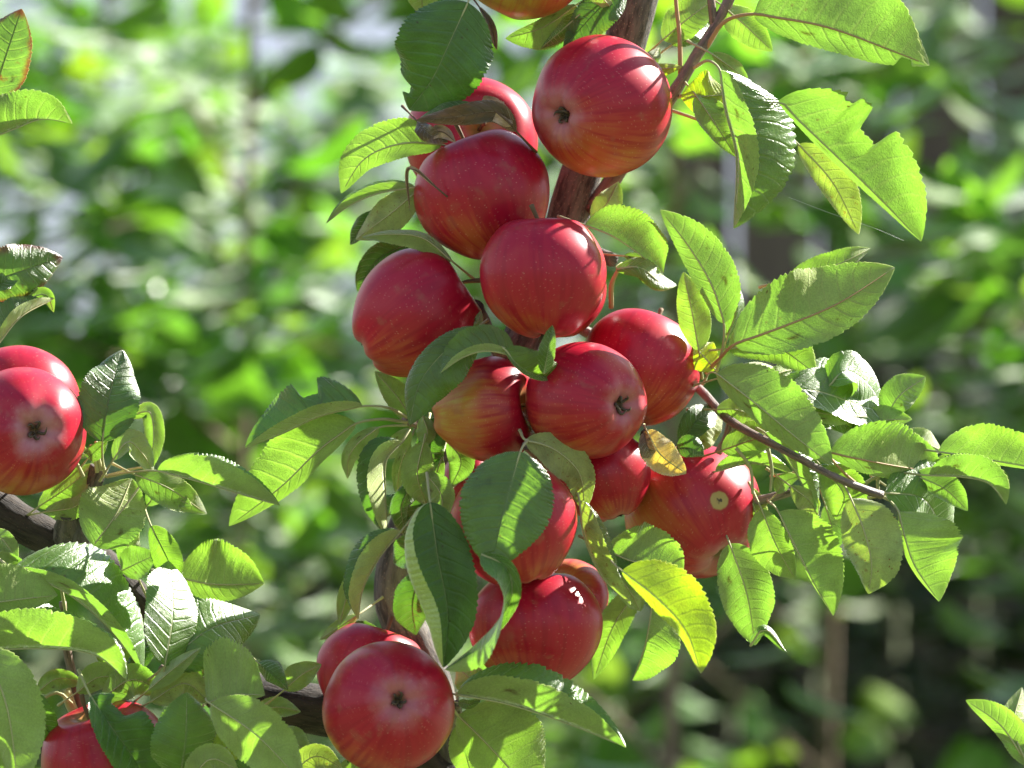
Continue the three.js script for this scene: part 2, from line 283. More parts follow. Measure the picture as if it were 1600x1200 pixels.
// ---------------------------------------------------------------- apples
const calyxMat = new THREE.MeshStandardMaterial({ color: new THREE.Color(0.10, 0.075, 0.05), roughness: 0.95 });
const stemMat = new THREE.MeshStandardMaterial({ color: new THREE.Color(0.14, 0.09, 0.045), roughness: 0.8 });
function apple(o) {
  const [x, y, z] = o.c, seed = o.seed, rnd = rng(seed * 77 + 5), t = thing('apple', o.lab, 'apple', 'ripe red apples on the apple tree');
  const pos = P(x, y, z); t.position.copy(pos);
  const s = (D0 - z * K) / D0, r = o.r * K * s, asp = o.h ?? 0.93;
  const ax = new THREE.Vector3(o.ax[0], -o.ax[1], o.ax[2]).normalize();
  const quat = new THREE.Quaternion().setFromUnitVectors(new THREE.Vector3(0, -1, 0), ax).multiply(new THREE.Quaternion().setFromAxisAngle(new THREE.Vector3(0, 1, 0), (o.spin ?? rnd() * 6.28)));
  t.quaternion.copy(quat);
  const inv = quat.clone().invert(), yl = o.yel ? new THREE.Vector3(o.yel[0], -o.yel[1], o.yel[2]).normalize().applyQuaternion(inv) : new THREE.Vector3(0, 1, 0);
  const scab = o.scab ? new THREE.Vector3(o.scab[0], -o.scab[1], o.scab[2]).normalize().applyQuaternion(inv) : null;
  const yw = (o.yw ?? 0.35) + 0.30, taper = o.tp ?? 0.07;
  const shape = (th, ph) => {
    const cx = Math.cos(ph), sx = Math.sin(ph);
    let q = 1 - (o.cs ?? 0.40) * Math.exp(-Math.pow(th / 0.30, 2)) + 0.03 * Math.exp(-Math.pow((th - 0.6) / 0.3, 2))
      - (o.cc ?? 0.26) * Math.exp(-Math.pow((Math.PI - th) / (0.185 * (o.eye ?? 1)), 2)) + 0.015 * Math.exp(-Math.pow((Math.PI - th - 0.5) / 0.22, 2));
    q *= 1 + 0.022 * Math.cos(5 * ph + seed) * sm(1.7, 2.8, th) * sm(3.14, 2.95, th) + 0.075 * (fbm(cx * Math.sin(th) * 1.2 + seed * 3, Math.cos(th) * 1.2, sx * Math.sin(th) * 1.2, 2) - 0.5);
    const k = q * Math.sin(th) * (1 + taper * Math.cos(th));
    return [r * k * cx, r * asp * q * Math.cos(th), r * k * sx];
  };
  const A = 72, B = 96, ps = [], uv = [], idx = [];
  for (let i = 0; i <= A; i++) for (let j = 0; j <= B; j++) {
    const e = i / A, th = Math.PI * (e - 0.055 * Math.sin(4 * Math.PI * e)), ph = j / B * 2 * Math.PI;
    ps.push(...shape(th, ph)); uv.push(j / B, th / Math.PI);
  }
  for (let i = 0; i < A; i++) for (let j = 0; j < B; j++) { const a = i * (B + 1) + j; idx.push(a, a + 1, a + B + 1, a + 1, a + B + 2, a + B + 1); }
  const g = new THREE.BufferGeometry();
  g.setAttribute('position', new THREE.Float32BufferAttribute(ps, 3)); g.setAttribute('uv', new THREE.Float32BufferAttribute(uv, 2)); g.setIndex(idx); g.computeVertexNormals();
  const n = g.attributes.normal;
  for (let i = 0; i <= A; i++) { const a = i * (B + 1), b = a + B, v = new THREE.Vector3(n.getX(a) + n.getX(b), n.getY(a) + n.getY(b), n.getZ(a) + n.getZ(b)).normalize(); n.setXYZ(a, v.x, v.y, v.z); n.setXYZ(b, v.x, v.y, v.z); }
  const dark = o.dark ?? 0;
  const map = texture(640, 384, (u, v) => {
    const ph = u * 2 * Math.PI, th = v * Math.PI, st = Math.sin(th), d = [Math.cos(ph) * st, Math.cos(th), Math.sin(ph) * st];
    const streak = fbm(Math.cos(ph) * 14 + seed * 5, Math.sin(ph) * 14, th * 1.6 + seed, 4), fine = fbm(Math.cos(ph) * 26 + seed, Math.sin(ph) * 26, th * 2.2, 3);
    const big = fbm(d[0] * 1.6 + seed, d[1] * 1.6, d[2] * 1.6, 3);
    const dy = d[0] * yl.x + d[1] * yl.y + d[2] * yl.z;
    let red = sm(yw + 0.75, yw - 0.55, dy + 0.7 * (big - 0.5));
    red = clamp(red + 0.55 * (streak - 0.5) * (1 - Math.abs(2 * red - 1) * 0.8) * sm(3.1, 2.3, th) + 0.5 * (fine - 0.5) * (1 - 0.6 * red));
    let c = mix3([0.43, 0.30, 0.045], [0.42, 0.007, 0.026], Math.pow(red, 0.5));
    c = mix3(c, [0.27, 0.003, 0.016], 0.6 * sm(0.46, 0.72, streak + 0.25 * (fine - 0.5)) * sm(0.3, 0.85, red));
    c = mix3(c, [0.31, 0.004, 0.026], (0.35 + dark) * sm(0.6, 1, red));
    const [w] = worley(u * 60 * Math.max(0.15, st), v * 38);
    const dot = h3(Math.floor(u * 60 * Math.max(0.15, st)), Math.floor(v * 38), seed);
    if (dot < 0.6) c = mix3(c, [0.72, 0.45, 0.30], (0.1 + 0.5 * dot) * sm(0.13, 0.05, w));
    const cal = Math.PI - th;
    c = mix3(c, [0.46, 0.22, 0.22], 0.55 * sm(0.62, 0.2, cal + 0.25 * (fbm(d[0] * 9, d[1] * 9, d[2] * 9 + seed, 4) - 0.5)) * (o.bloom ?? 1));
    c = mix3(c, [0.16, 0.12, 0.05], sm(0.17, 0.06, cal));
    c = mix3(c, [0.30, 0.10, 0.06], 0.35 * sm(0.62, 0.8, fbm(d[0] * 4 + seed * 2, d[1] * 4, d[2] * 4, 5)));
    c = mix3(c, [0.40, 0.36, 0.10], 0.8 * sm(0.42, 0.12, th));
    if (scab) { const e = Math.acos(clamp(d[0] * scab.x + d[1] * scab.y + d[2] * scab.z, -1, 1)) + 0.03 * (fbm(d[0] * 14, d[1] * 14, d[2] * 14, 3) - 0.5); c = mix3(c, [0.28, 0.02, 0.02], 0.6 * sm(0.21, 0.15, e)); c = mix3(c, [0.40, 0.29, 0.09], sm(0.155, 0.125, e)); c = mix3(c, [0.06, 0.04, 0.02], sm(0.055, 0.03, e + 0.05 * (noise(u * 200, v * 60) - 0.3))); }
    return c;
  });
  const rough = texture(256, 128, (u, v) => 0.30 + 0.16 * fbm(Math.cos(u * 6.283) * 2.4 + seed, Math.sin(u * 6.283) * 2.4, v * 5, 4) + 0.3 * sm(0.85, 0.97, v), false);
  const mat = new THREE.MeshPhysicalMaterial({ map, roughnessMap: rough, roughness: 1, ior: 1.45, specularIntensity: 0.2, clearcoat: 0.55, clearcoatRoughness: 0.3 });
  mesh('skin', g, mat, t);
  const cg = [];                                                   // withered sepals and stamens in the eye of the apple
  const cb = -r * asp * (1.06 - (o.cc ?? 0.26));
  for (let k = 0; k < 5; k++) {
    const a = k / 5 * 6.283 + rnd() * 0.5, e = r * 0.085 * (o.eye ?? 1), f = 0.6 + 0.7 * rnd(), p = (q, w, h) => new THREE.Vector3(Math.cos(a + w) * q, cb - h, Math.sin(a + w) * q);
    cg.push(tube([p(e * 0.5, 0, -r * 0.02), p(e * 1.1, 0.1, r * 0.05), p(e * 1.3, 0.3, r * 0.10 * f), p(e * (0.6 + rnd()), 0.6 + rnd() * 0.6, r * 0.13 * f)], [2.4, 2.4, 1.8, 0.3], { sides: 5, segs: 8 }));
  }
  for (let k = 0; k < 9; k++) { const a = rnd() * 6.283, e = r * 0.06 * rnd(), p = (q, h) => new THREE.Vector3(Math.cos(a) * q, cb - h, Math.sin(a) * q); cg.push(tube([p(e, 0), p(e * 1.4, r * 0.05), p(e * (1 + rnd()), r * (0.07 + 0.04 * rnd()))], [0.7, 0.6, 0.5], { sides: 4, segs: 4 })); }
  if (!o.nocal) mesh('calyx', mergeGeometries(cg), calyxMat, t);
  const sb = r * asp * 0.60;
  mesh('stem', tube([new THREE.Vector3(0, sb, 0), new THREE.Vector3(r * 0.03, sb + r * 0.25, 0), new THREE.Vector3(r * (rnd() - 0.5) * 0.3, sb + r * 0.55, r * (rnd() - 0.5) * 0.3)], [3.2, 2.8, 4.2], { sides: 7, segs: 10 }), stemMat, t);
  return t;
}

// ---------------------------------------------------------------- the ground
{
  const g = new THREE.PlaneGeometry(300, 300, 60, 60); g.rotateX(-Math.PI / 2);
  const uv = g.attributes.uv; for (let i = 0; i < uv.count; i++) uv.setXY(i, uv.getX(i) * 300, uv.getY(i) * 300);
  const t = texture(512, 512, (u, v) => { const p = [Math.cos(u * 6.283), Math.sin(u * 6.283), Math.cos(v * 6.283), Math.sin(v * 6.283)]; const f = fbm(p[0] * 3 + p[2] * 2, p[1] * 3 + p[3] * 2, p[2] * 3, 5); return mix3([0.035, 0.06, 0.015], [0.13, 0.15, 0.05], sm(0.3, 0.7, f)); });
  const m = mesh('ground', g, new THREE.MeshStandardMaterial({ map: t, roughness: 1 }), scene); m.userData.kind = 'structure';
}

// ---------------------------------------------------------------- the apple tree: wood
const tree = thing('apple_tree', 'apple tree in sharp focus with grey brown trunk, crooked boughs and toothed green leaves', 'tree');
const T = (name, p, r, m, o = {}) => mesh(name, tube(p.map((q) => P(...q)), r, o), m, tree);
T('trunk', [[790, 5850, -200], [760, 3000, -195], [722, 1600, -190], [697, 1230, -182], [668, 1055, -182], [617, 930, -190], [650, 800, -195], [740, 660, -205], [812, 540, -205], [864, 420, -195], [902, 290, -182], [945, 170, -172], [994, 0, -150], [1050, -300, -140], [1080, -900, -120]],
  (s) => lerp(120, 34, Math.pow(clamp(s / 0.72), 0.35)) * (1 - 0.5 * sm(0.9, 1, s)), bark, { sides: 28, segs: 420, bump: 0.09, seed: 3, vs: 3 });
T('bough', [[-500, 500, -150], [-140, 720, -125], [0, 800, -118], [80, 842, -118], [150, 874, -118], [215, 938, -128], [290, 1022, -140], [400, 1088, -155], [500, 1110, -166], [600, 1130, -178], [705, 1230, -185]],
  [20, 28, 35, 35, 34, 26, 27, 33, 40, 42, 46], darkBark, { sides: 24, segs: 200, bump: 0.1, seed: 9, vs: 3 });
T('spur', [[128, 880, -105], [126, 830, -88], [138, 785, -78], [150, 745, -70], [156, 730, -66]], [26, 22, 13, 13, 15], bark, { sides: 16, segs: 40, bump: 0.3, seed: 12, vs: 2 });
T('pruning_knob', [[106, 850, -108], [104, 822, -80], [104, 806, -58], [104, 803, -54]], [24, 22, 17, 11], bark, { sides: 16, segs: 24, bump: 0.3, seed: 15, vs: 2 });
T('bough', [[-520, 480, -150], [-220, 420, -20], [-110, 300, 20], [-60, 120, 30], [-40, -200, 30]], [18, 16, 14, 12, 10], bark, { sides: 14, bump: 0.15, seed: 31 });
T('twig', [[925, 330, -170], [985, 240, -120], [1045, 158, -52], [1085, 92, -42], [1115, 46, -36], [1150, -22, -30], [1200, -140, -30]], [15, 13, 11, 9.5, 9, 8.5, 8], twigMat, { sides: 12, segs: 60, bump: 0.12, seed: 21 });
T('twig', [[1116, 42, -36], [1112, 8, -30], [1104, -60, -20]], [7, 6, 5], twigMat, { sides: 8 });
T('twig', [[880, 500, -195], [1000, 560, -190], [1082, 600, -122], [1140, 657, -20], [1215, 698, 70], [1300, 743, 100], [1350, 764, 90], [1378, 774, 80]], [9, 9, 8.5, 7.5, 7, 6, 5.5, 7], twigMat, { sides: 12, segs: 90, bump: 0.14, seed: 24 });
T('spur', [[1143, 658, -20], [1134, 685, -40], [1122, 708, -48]], [7, 5.5, 6], greyTwig, { sides: 8, bump: 0.2 });
T('spur', [[1100, 800, -110], [1150, 790, -75], [1196, 780, -55], [1240, 768, -48]], [7, 7, 8, 6], greyTwig, { sides: 10, bump: 0.3, seed: 4 });
T('twig', [[140, 1160, -60], [122, 1100, -40], [112, 1050, -35], [103, 1005, -30], [98, 940, -20]], [9, 8, 7.5, 7, 6], twigMat, { sides: 10, bump: 0.15, seed: 6 });
T('spur', [[130, 1130, -40], [112, 1105, -25], [102, 1075, -18]], [9, 8, 9], stalkMat, { sides: 8, bump: 0.2 });
T('spur', [[300, 1025, -140], [262, 1042, -60], [254, 1046, 30]], [12, 9, 7], twigMat, { sides: 8, bump: 0.2 });
T('spur', [[330, 1050, -140], [325, 1090, -20], [330, 1100, 60]], [12, 9, 7], twigMat, { sides: 8, bump: 0.2 });
T('spur', [[720, 690, -195], [675, 668, -90], [634, 656, 0]], [16, 12, 8], greyTwig, { sides: 9, bump: 0.25 });
T('spur', [[790, 560, -200], [765, 525, -120], [742, 480, -30]], [15, 13, 14], bark, { sides: 10, bump: 0.3, seed: 8 });
T('spur', [[890, 380, -180], [930, 395, -60], [955, 405, 0]], [14, 10, 12], bark, { sides: 10, bump: 0.3, seed: 14 });
T('spur', [[700, 1140, -180], [712, 1115, -60], [714, 1100, 40]], [16, 11, 7], greyTwig, { sides: 9, bump: 0.2 });
T('spur', [[1010, 690, -160], [1012, 684, -40], [1008, 678, 40]], [9, 8, 8], bark, { sides: 8, bump: 0.4, seed: 5 });
T('spur', [[860, 740, -190], [840, 712, 0], [822, 696, 120]], [12, 9, 7], greyTwig, { sides: 9 });

// ---------------------------------------------------------------- apples
const APPLES = [
  { c: [820, -66, -20], r: 103, ax: [-0.25, 0.6, -0.7], cs: 0.3, yel: [-0.45, 0.9, 0.35], yw: -0.1, lab: 'orange yellow apple cut off by the top edge above the dark leaf' },
  { c: [938, 168, 25], r: 111, h: 0.97, ax: [-0.64, 0.17, 0.74], yel: [-0.15, 0.95, 0.55], yw: 0.52, lab: 'large red apple hung against the trunk, topmost whole apple of the cluster' },
  { c: [737, 224, -185], r: 104, ax: [-0.2, 0.3, -0.9], yel: [0, 1, -0.2], lab: 'shaded red apple half hidden behind the withered brown leaf' },
  { c: [754, 305, 0], r: 106, h: 0.95, ax: [0.35, 0.93, 0.06], yel: [-0.25, 0.93, 0.45], yw: 0.7, dark: 0.15, lab: 'round red apple directly under the withered brown leaf' },
  { c: [849, 433, 125], r: 100, h: 0.98, ax: [0.05, 0.99, 0.06], cc: 0.14, cs: 0.2, yel: [-0.4, 0.9, 0.3], yw: 0.75, dark: 0.1, lab: 'deep red apple in the middle of the cluster, over a smaller one' },
  { c: [869, 455, -42], r: 79, ax: [0.16, 0.76, 0.63], yel: [0, 1, 0], yw: 0.5, lab: 'small red apple peeping out with its dried eye below the deep red one' },
  { c: [650, 493, 0], r: 100, h: 1.02, tp: 0.1, ax: [-0.80, 0.55, 0.0], yel: [-0.25, 0.95, 0.3], yw: 0.68, dark: 0.1, lab: 'streaked red apple with a pale rim, just above the broad bluish leaf' },
  { c: [757, 641, 60], r: 82, h: 1.0, tp: 0.18, ax: [-0.93, 0.12, -0.3], yel: [-0.65, 0.0, 0.75], yw: 0.22, spin: 1, lab: 'yellow green and red streaked apple partly covered by the twisted bright leaf' },
  { c: [917, 626, 112], r: 92, h: 1.06, eye: 1.35, ax: [0.62, 0.08, 0.76], yel: [-0.6, 0.75, 0.3], yw: 0.62, lab: 'red apple with a ragged open eye facing the lit side, centre of the cluster' },
  { c: [1000, 576, -62], r: 96, ax: [-0.3, 0.9, 0.3], cc: 0.16, yel: [-0.1, 1, 0.2], yw: 0.36, lab: 'bright pinkish red apple behind the ragged eyed one, beside the twig' },
  { c: [944, 745, -8], r: 75, ax: [0.3, 0.95, 0.05], yel: [-0.1, 1, 0.1], yw: 0.62, lab: 'smaller red apple below the ragged eyed one, next to the yellow leaf' },
  { c: [1083, 800, -105], r: 108, ax: [0.45, 0.74, 0.5], yel: [-0.95, 0.2, 0.3], yw: 0.28, tp: 0.02, nocal: 1, cc: 0.2, scab: [0.36, -0.17, 0.92], lab: 'big red and yellow apple with a round tan scab' },
  { c: [803, 822, 168], r: 100, h: 0.95, ax: [0.2, 0.97, 0.0], yel: [0.2, 1, 0.2], yw: 0.7, lab: 'red apple mostly covered by the broad glossy leaf' },
  { c: [762, 768, -118], r: 76, ax: [-0.3, 0.6, -0.7], dark: 0.4, yel: [0, 1, 0], yw: 0.9, lab: 'dark purplish apple sliver in the shade behind the broad glossy leaf' },
  { c: [837, 981, 72], r: 105, h: 0.9, ax: [0.05, 0.99, 0.06], cc: 0.14, cs: 0.3, yel: [-0.7, 0.6, 0.35], yw: 0.7, lab: 'large glossy red apple at the bottom of the cluster above the bright yellow green leaf' },
  { c: [888, 938, -140], r: 64, ax: [0.3, 0.5, -0.8], lab: 'pink slice of apple seen behind the large glossy bottom apple' },
  { c: [580, 1054, -70], r: 87, ax: [-0.3, 0.95, 0.1], yel: [-0.3, 1, 0.3], yw: 0.7, lab: 'red apple partly hidden behind the front bottom apple, above the bough' },
  { c: [608, 1106, 195], r: 104, ax: [0.2, -0.2, 0.95], yel: [-0.5, 0.8, 0.2], yw: 0.75, dark: 0.15, lab: 'front red apple showing its dark eye at the bottom, against the bough' },
  { c: [36, 674, 55], r: 101, h: 1.03, ax: [0.32, -0.02, 0.95], yel: [-0.2, 0.95, 0.2], yw: 0.55, dark: 0.2, bloom: 1.5, eye: 1.25, lab: 'dark red apple with dusty eye on the bough at the edge' },
  { c: [28, 634, -70], r: 98, ax: [-0.2, -0.3, -0.9], dark: 0.2, yel: [0, 1, 0], yw: 0.8, lab: 'dark red apple behind the dusty eyed one, only its top showing' },
  { c: [166, 1190, 60], r: 103, ax: [0.3, 0.9, -0.2], yel: [0.75, 0.6, 0.3], yw: 0.3, lab: 'red and orange apple at the bottom corner under a drooping dark leaf' },
];
APPLES.forEach((a, i) => apple({ seed: i + 1, ...a }));

// ---------------------------------------------------------------- leaves of the apple tree
const U = (p, l, r, o) => leaf(tree, 1, p, l, r, o), D = (p, l, r, o) => leaf(tree, -1, p, l, r, o);
const near = (nr, far, o = {}) => ({ a: [-far, 180 - nr], c: [-18, 12], ...o });       // folded, the right half towards the viewer with its underside out
const nearL = (nr, far, o = {}) => ({ a: [180 - nr, -far], c: [12, -18], ...o });      // the same with the left half
// top of the cluster
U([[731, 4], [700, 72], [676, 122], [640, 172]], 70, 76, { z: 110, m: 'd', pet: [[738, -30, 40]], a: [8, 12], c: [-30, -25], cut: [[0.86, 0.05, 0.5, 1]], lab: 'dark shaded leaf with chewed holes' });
D([[650, -70], [658, -20], [660, 28]], 30, 26, { z: 40 });
D([[900, 8], [850, 42], [790, 60]], 34, 16, { z: -60, a: [-10, -10] });
U([[905, 22], [880, 45], [845, 76]], 20, 26, { z: -20, a: [-20, -50] });
U([[975, -25], [930, 20], [880, 75]], 34, 30, { z: -45, m: 'd' });
D([[900, -25], [935, -8], [962, 22]], 10, 14, { z: 0 });
U([[748, 10], [764, 34], [776, 78]], 9, 8, { z: 20, m: 'b', a: [60, 60], lab: 'shrivelled brown leaf' });
U([[806, 205], [775, 176], [716, 182], [650, 188]], 20, 18, { z: 92, m: 'b', a: [-30, 20], w: 0.5, zt: 10, lab: 'withered brown leaf' });
U([[742, 165], [700, 172], [652, 188]], 12, 14, { z: 98, m: 'd', a: [-40, -20], w: 0.2 });
U([[652, 190], [668, 208], [700, 222]], 14, 14, { z: 60, m: 'b', w: 0.6, a: [30, 30] });
D([[800, 196], [770, 172], [735, 166]], 16, 22, { z: 104, m: 'b', w: 0.5, a: [-20, -50], bare: 1, lab: 'small crumpled withered leaf' });
D([[665, 212], [690, 206], [712, 222]], 12, 10, { z: 66, m: 'b', w: 0.6, bare: 1 });
D([[690, 226, -10], [630, 224], [570, 248], [533, 302]], 22, 40, { z: 45, pet: [[706, 235, -30]], a: [-12, -8], c: [10, 15] });
U([[648, 292], [590, 302], [545, 322], [510, 349]], 16, 22, { z: 20, ...nearL(35, 20), pet: [[665, 292, 0]] });
D([[655, 296], [615, 330], [582, 355], [556, 374]], 28, 28, { z: 10, m: 's' });
U([[600, 330], [570, 350], [547, 382]], 14, 15, { z: -20, m: 'd' });
D([[706, 408], [660, 372], [610, 366], [566, 370]], 20, 12, { z: 40, a: [-20, -40] });
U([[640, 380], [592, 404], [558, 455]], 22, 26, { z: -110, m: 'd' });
D([[690, 300], [640, 262], [640, 330]], 3, 3, { z: 100, m: 'b', n: 24 });
// between the apples
U([[745, 512], [692, 552], [655, 600], [640, 664]], 52, 26, { z: 150, m: 'h', a: [18, -8], c: [-35, -30], pet: [[762, 500, 90]], lab: 'broad bluish green leaf lying over the streaked apple' });
U([[806, 556], [758, 548], [720, 560], [688, 583]], 13, 44, { z: 178, a: [150, -28], c: [0, 10], pet: [[812, 560, 150]], lab: 'twisted bright leaf with a lit folded edge' });
U([[788, 545], [812, 572], [845, 588], [887, 583]], 36, 9, { z: 190, a: [[10, 70], 40], c: [-20, 10], m: 'g', pet: [[770, 540, 160]] });
U([[850, 584], [856, 550], [863, 508]], 14, 15, { z: 205, a: [10, 50], bare: 1, n: 40 });
D([[648, 662], [622, 622], [586, 580]], 20, 24, { z: -40 });
D([[730, 500], [745, 505], [752, 485]], 8, 8, { z: 40, n: 30 });
// the spray on the left of the cluster
U([[566, 634], [500, 650], [440, 678], [383, 700]], 38, 72, { z: 60, ...nearL(68, 22), m: 'h', pet: [[636, 652, 0], [602, 636, 50]], cut: [[0.36, 0.09, 0.45, 1]] });
D([[556, 662], [500, 702], [440, 760], [358, 822]], 20, 62, { z: 30, pet: [[636, 660, 0], [596, 655, 25]], a: [-30, -14], c: [12, 18], lab: 'long pale leaf seen from its veined underside' });
D([[592, 668], [562, 690], [545, 715], [543, 748]], 18, 14, { z: 10, pet: [[636, 664, 0]] });
U([[628, 690], [604, 716], [602, 772], [606, 839]], 40, 50, { z: 30, ...nearL(60, 22), m: 'd', pet: [[640, 672, 10]] });
D([[640, 670], [625, 690], [600, 715]], 18, 16, { z: -30 });
D([[662, 690], [652, 740], [668, 792]], 28, 26, { z: 45, m: 'g', a: [-25, -25] });
U([[648, 752], [628, 790], [636, 842]], 30, 20, { z: 0, m: 'd', a: [-50, 20] });
U([[700, 770], [670, 800], [650, 850]], 34, 30, { z: -20, m: 'd' });
D([[660, 650], [668, 675], [660, 705]], 16, 18, { z: 30 });
D([[700, 690], [720, 720], [705, 760]], 22, 20, { z: 0, m: 'h' });
D([[690, 715], [680, 750], [690, 790]], 14, 16, { z: 5 });
D([[640, 690], [625, 730], [620, 775]], 12, 12, { z: -40 });
U([[720, 850], [690, 830], [650, 850]], 30, 30, { z: -60, m: 'd' });
U([[680, 880], [650, 860], [615, 880]], 26, 28, { z: -100, m: 'd' });
// over the lower apples
U([[813, 706], [798, 758], [782, 820], [768, 890]], 72, 70, { z: 285, zt: 40, m: 'h', a: [14, 4], c: [-28, -34], pet: [[824, 688, 190]], w: 0.05, lab: 'broad glossy leaf hanging in front of an apple' });
U([[752, 866], [790, 886], [800, 925], [782, 966], [745, 1006], [695, 1046]], 16, 62, { z: 325, a: [[10, 60], [30, 150]], c: [10, 20], bare: 1, lab: 'curled twisted leaf tip with a bright underside' });
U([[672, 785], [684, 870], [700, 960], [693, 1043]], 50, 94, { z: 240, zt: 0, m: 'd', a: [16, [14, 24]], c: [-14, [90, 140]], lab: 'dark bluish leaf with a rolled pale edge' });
U([[626, 830], [592, 872], [566, 925], [560, 968]], 34, 48, { z: 60, zt: 0, ...nearL(45, 25), m: 'd' });
D([[576, 880], [545, 925], [530, 978]], 16, 16, { z: -30 });
U([[660, 890], [645, 940], [650, 992]], 26, 30, { z: -95, m: 'd', a: [10, 6] });
D([[560, 960], [530, 980], [500, 1000]], 12, 12, { z: -90 });
D([[822, 688], [862, 700], [904, 738], [914, 800]], 26, 30, { z: 165, m: 's', a: [-14, -6], c: [18, 14], pet: [[812, 672, 130]], lab: 'olive curled leaf with a rust spot and lit edge' });
U([[906, 782], [914, 840], [940, 900], [985, 945]], 44, 36, { z: 130, ...near(45, 28), m: 's', pet: [[900, 760, 120]], lab: 'narrow rust blotched leaf' });
D([[1010, 672], [1030, 708], [1072, 740]], 26, 30, { z: 80, m: 'v', a: [-14, -24], pet: [[1006, 664, 40]], lab: 'small yellow leaf' });
U([[1006, 676], [1012, 700], [1024, 722]], 10, 14, { z: 88, m: 'b', bare: 1, n: 40 });
U([[1058, 700], [1078, 700], [1100, 712]], 20, 16, { z: 30, m: 'd' });
D([[946, 858], [985, 876], [1030, 882], [1068, 893]], 62, 30, { z: 90, a: [-12, -152], c: [40, 0], lab: 'silvery leaf curving over the scabbed apple' });
D([[972, 892], [1028, 936], [1072, 986], [1095, 1052]], 58, 20, { z: 330, m: 'y', a: [-16, -40], c: [12, 0], pet: [[952, 872, 60]], lab: 'bright yellow green leaf glowing in the sun' });
D([[1020, 940], [1008, 1008], [988, 1063]], 52, 8, { z: -20, a: [-14, -150], m: 'g' });
D([[1000, 918], [960, 975], [928, 1062]], 24, 26, { z: -110 });
D([[965, 900], [985, 925], [1000, 955]], 22, 20, { z: 10 });
U([[714, 1085], [790, 1099], [880, 1128], [978, 1168]], 80, 50, { z: 200, ...near(32, 26), zt: 20, lab: 'long yellow green leaf under the bottom apple' });
D([[716, 1118], [766, 1168], [838, 1250]], 84, 40, { z: 40, pet: [[708, 1108, 60]], a: [-10, -20] });
D([[720, 1130], [726, 1170], [742, 1230]], 20, 26, { z: 20 });
D([[764, 1078], [735, 1060], [712, 1040]], 26, 26, { z: -40 });
U([[716, 1098], [735, 1100], [752, 1092]], 8, 8, { z: 70, n: 30 });
// top right
D([[1178, 22], [1290, 42], [1390, 78], [1452, 102]], 105, 34, { z: 30, zt: -30, red: 1, sr: 3.4, pet: [[1104, 74, -38], [1132, 34, -5]], a: [-14, -18], c: [10, 14], cut: [[0.86, 0.05, 0.8, 1]], lab: 'large bright green leaf reaching over the top edge' });
D([[1130, 10], [1170, 45], [1207, 80]], 28, 26, { z: -30 });
D([[1036, 62], [1074, 30], [1118, -2]], 32, 28, { z: -60, a: [-30, -20] });
U([[1050, 70], [1080, 50], [1110, 42]], 20, 20, { z: -70 });
U([[1126, 110], [1133, 170], [1150, 240], [1146, 357]], 118, 44, { z: 70, ...near(42, 22), m: 'h', w: 0.04, zt: 0, pet: [[1084, 106, -38], [1108, 95, 30]], lab: 'dark glossy leaf with a lit folded strip' });
D([[1134, 148], [1110, 150], [1064, 152]], 34, 40, { z: 0, m: 'y', pet: [[1058, 152, -50], [1095, 143, 0]], bare: 1 });
D([[1088, 150], [1115, 190], [1150, 245]], 30, 24, { z: 10, m: 'g' });
D([[1216, 158], [1290, 228], [1370, 306], [1439, 377]], 98, 16, { z: 40, zt: -80, pet: [[1048, 172, -50], [1100, 190, 0], [1150, 208, 20]], a: [-10, -60], c: [34, 0], cut: [[0.42, 0.09, 0.42, 0], [0.24, 0.03, 0.15, 0]], lab: 'broad lit leaf with a notched upper edge' });
D([[1248, 226], [1300, 284], [1342, 366]], 34, 22, { z: -10, m: 's' });
D([[1000, 112], [1030, 108], [1066, 104]], 10, 12, { z: -50, m: 'y' });
D([[1008, 108], [1018, 92], [1030, 74]], 14, 12, { z: -60 });
D([[1112, 84], [1135, 100], [1168, 126]], 16, 10, { z: 20 });
mesh('stalk', tube([P(1063, 116, -46), P(1062, 60, -40), P(1056, 0, -35), P(1054, -60, -30)], [4, 3.4, 3.2, 3], { sides: 7 }), stalkRed, tree);
// middle right
D([[914, 352], [955, 368], [1000, 398], [1036, 427]], 62, 10, { z: 70, a: [-26, -120], c: [70, 0], m: 'h', lab: 'greyish leaf with a yellow lower edge' });
D([[926, 345], [950, 315], [966, 284]], 20, 26, { z: -60, m: 'd' });
U([[962, 420], [1000, 418], [1030, 440], [1058, 446]], 20, 18, { z: 60, zt: -60, a: [-40, 30], m: 'w', pet: [[955, 480, -20], [957, 440, 20], [972, 412, 40]], sr: 4 });
U([[975, 400], [990, 402], [998, 425]], 10, 10, { z: 30, n: 40 });
D([[1131, 505], [1114, 450], [1078, 388], [1032, 328]], 22, 46, { z: 50, pet: [[1120, 580, 10], [1130, 540, 40]], a: [-18, -14], c: [10, 30], lab: 'upright bright leaf tapering to a point' });
U([[1136, 530], [1152, 475], [1138, 412]], 20, 22, { z: 10, a: [-30, -55], m: 'h' });
D([[1092, 548], [1080, 482], [1068, 425]], 26, 30, { z: 0, a: [-28, -30] });
D([[1148, 538], [1230, 508], [1310, 474], [1398, 418]], 72, 44, { z: 80, zt: -90, red: 1, sr: 3.4, pet: [[1104, 582, -40], [1125, 560, 40]], a: [-14, -12], c: [16, 22], lab: 'large veined leaf pointing up and out, patched with shade' });
D([[1232, 436], [1290, 420], [1330, 404], [1360, 388]], 26, 16, { z: -60, c: [50, 0] });
D([[1138, 545], [1205, 540], [1276, 584]], 50, 26, { z: 30 });
D([[1118, 578], [1095, 552], [1072, 524]], 28, 26, { z: 0, m: 'y' });
D([[1120, 592], [1180, 574], [1242, 592]], 18, 16, { z: 20, a: [-60, -20] });
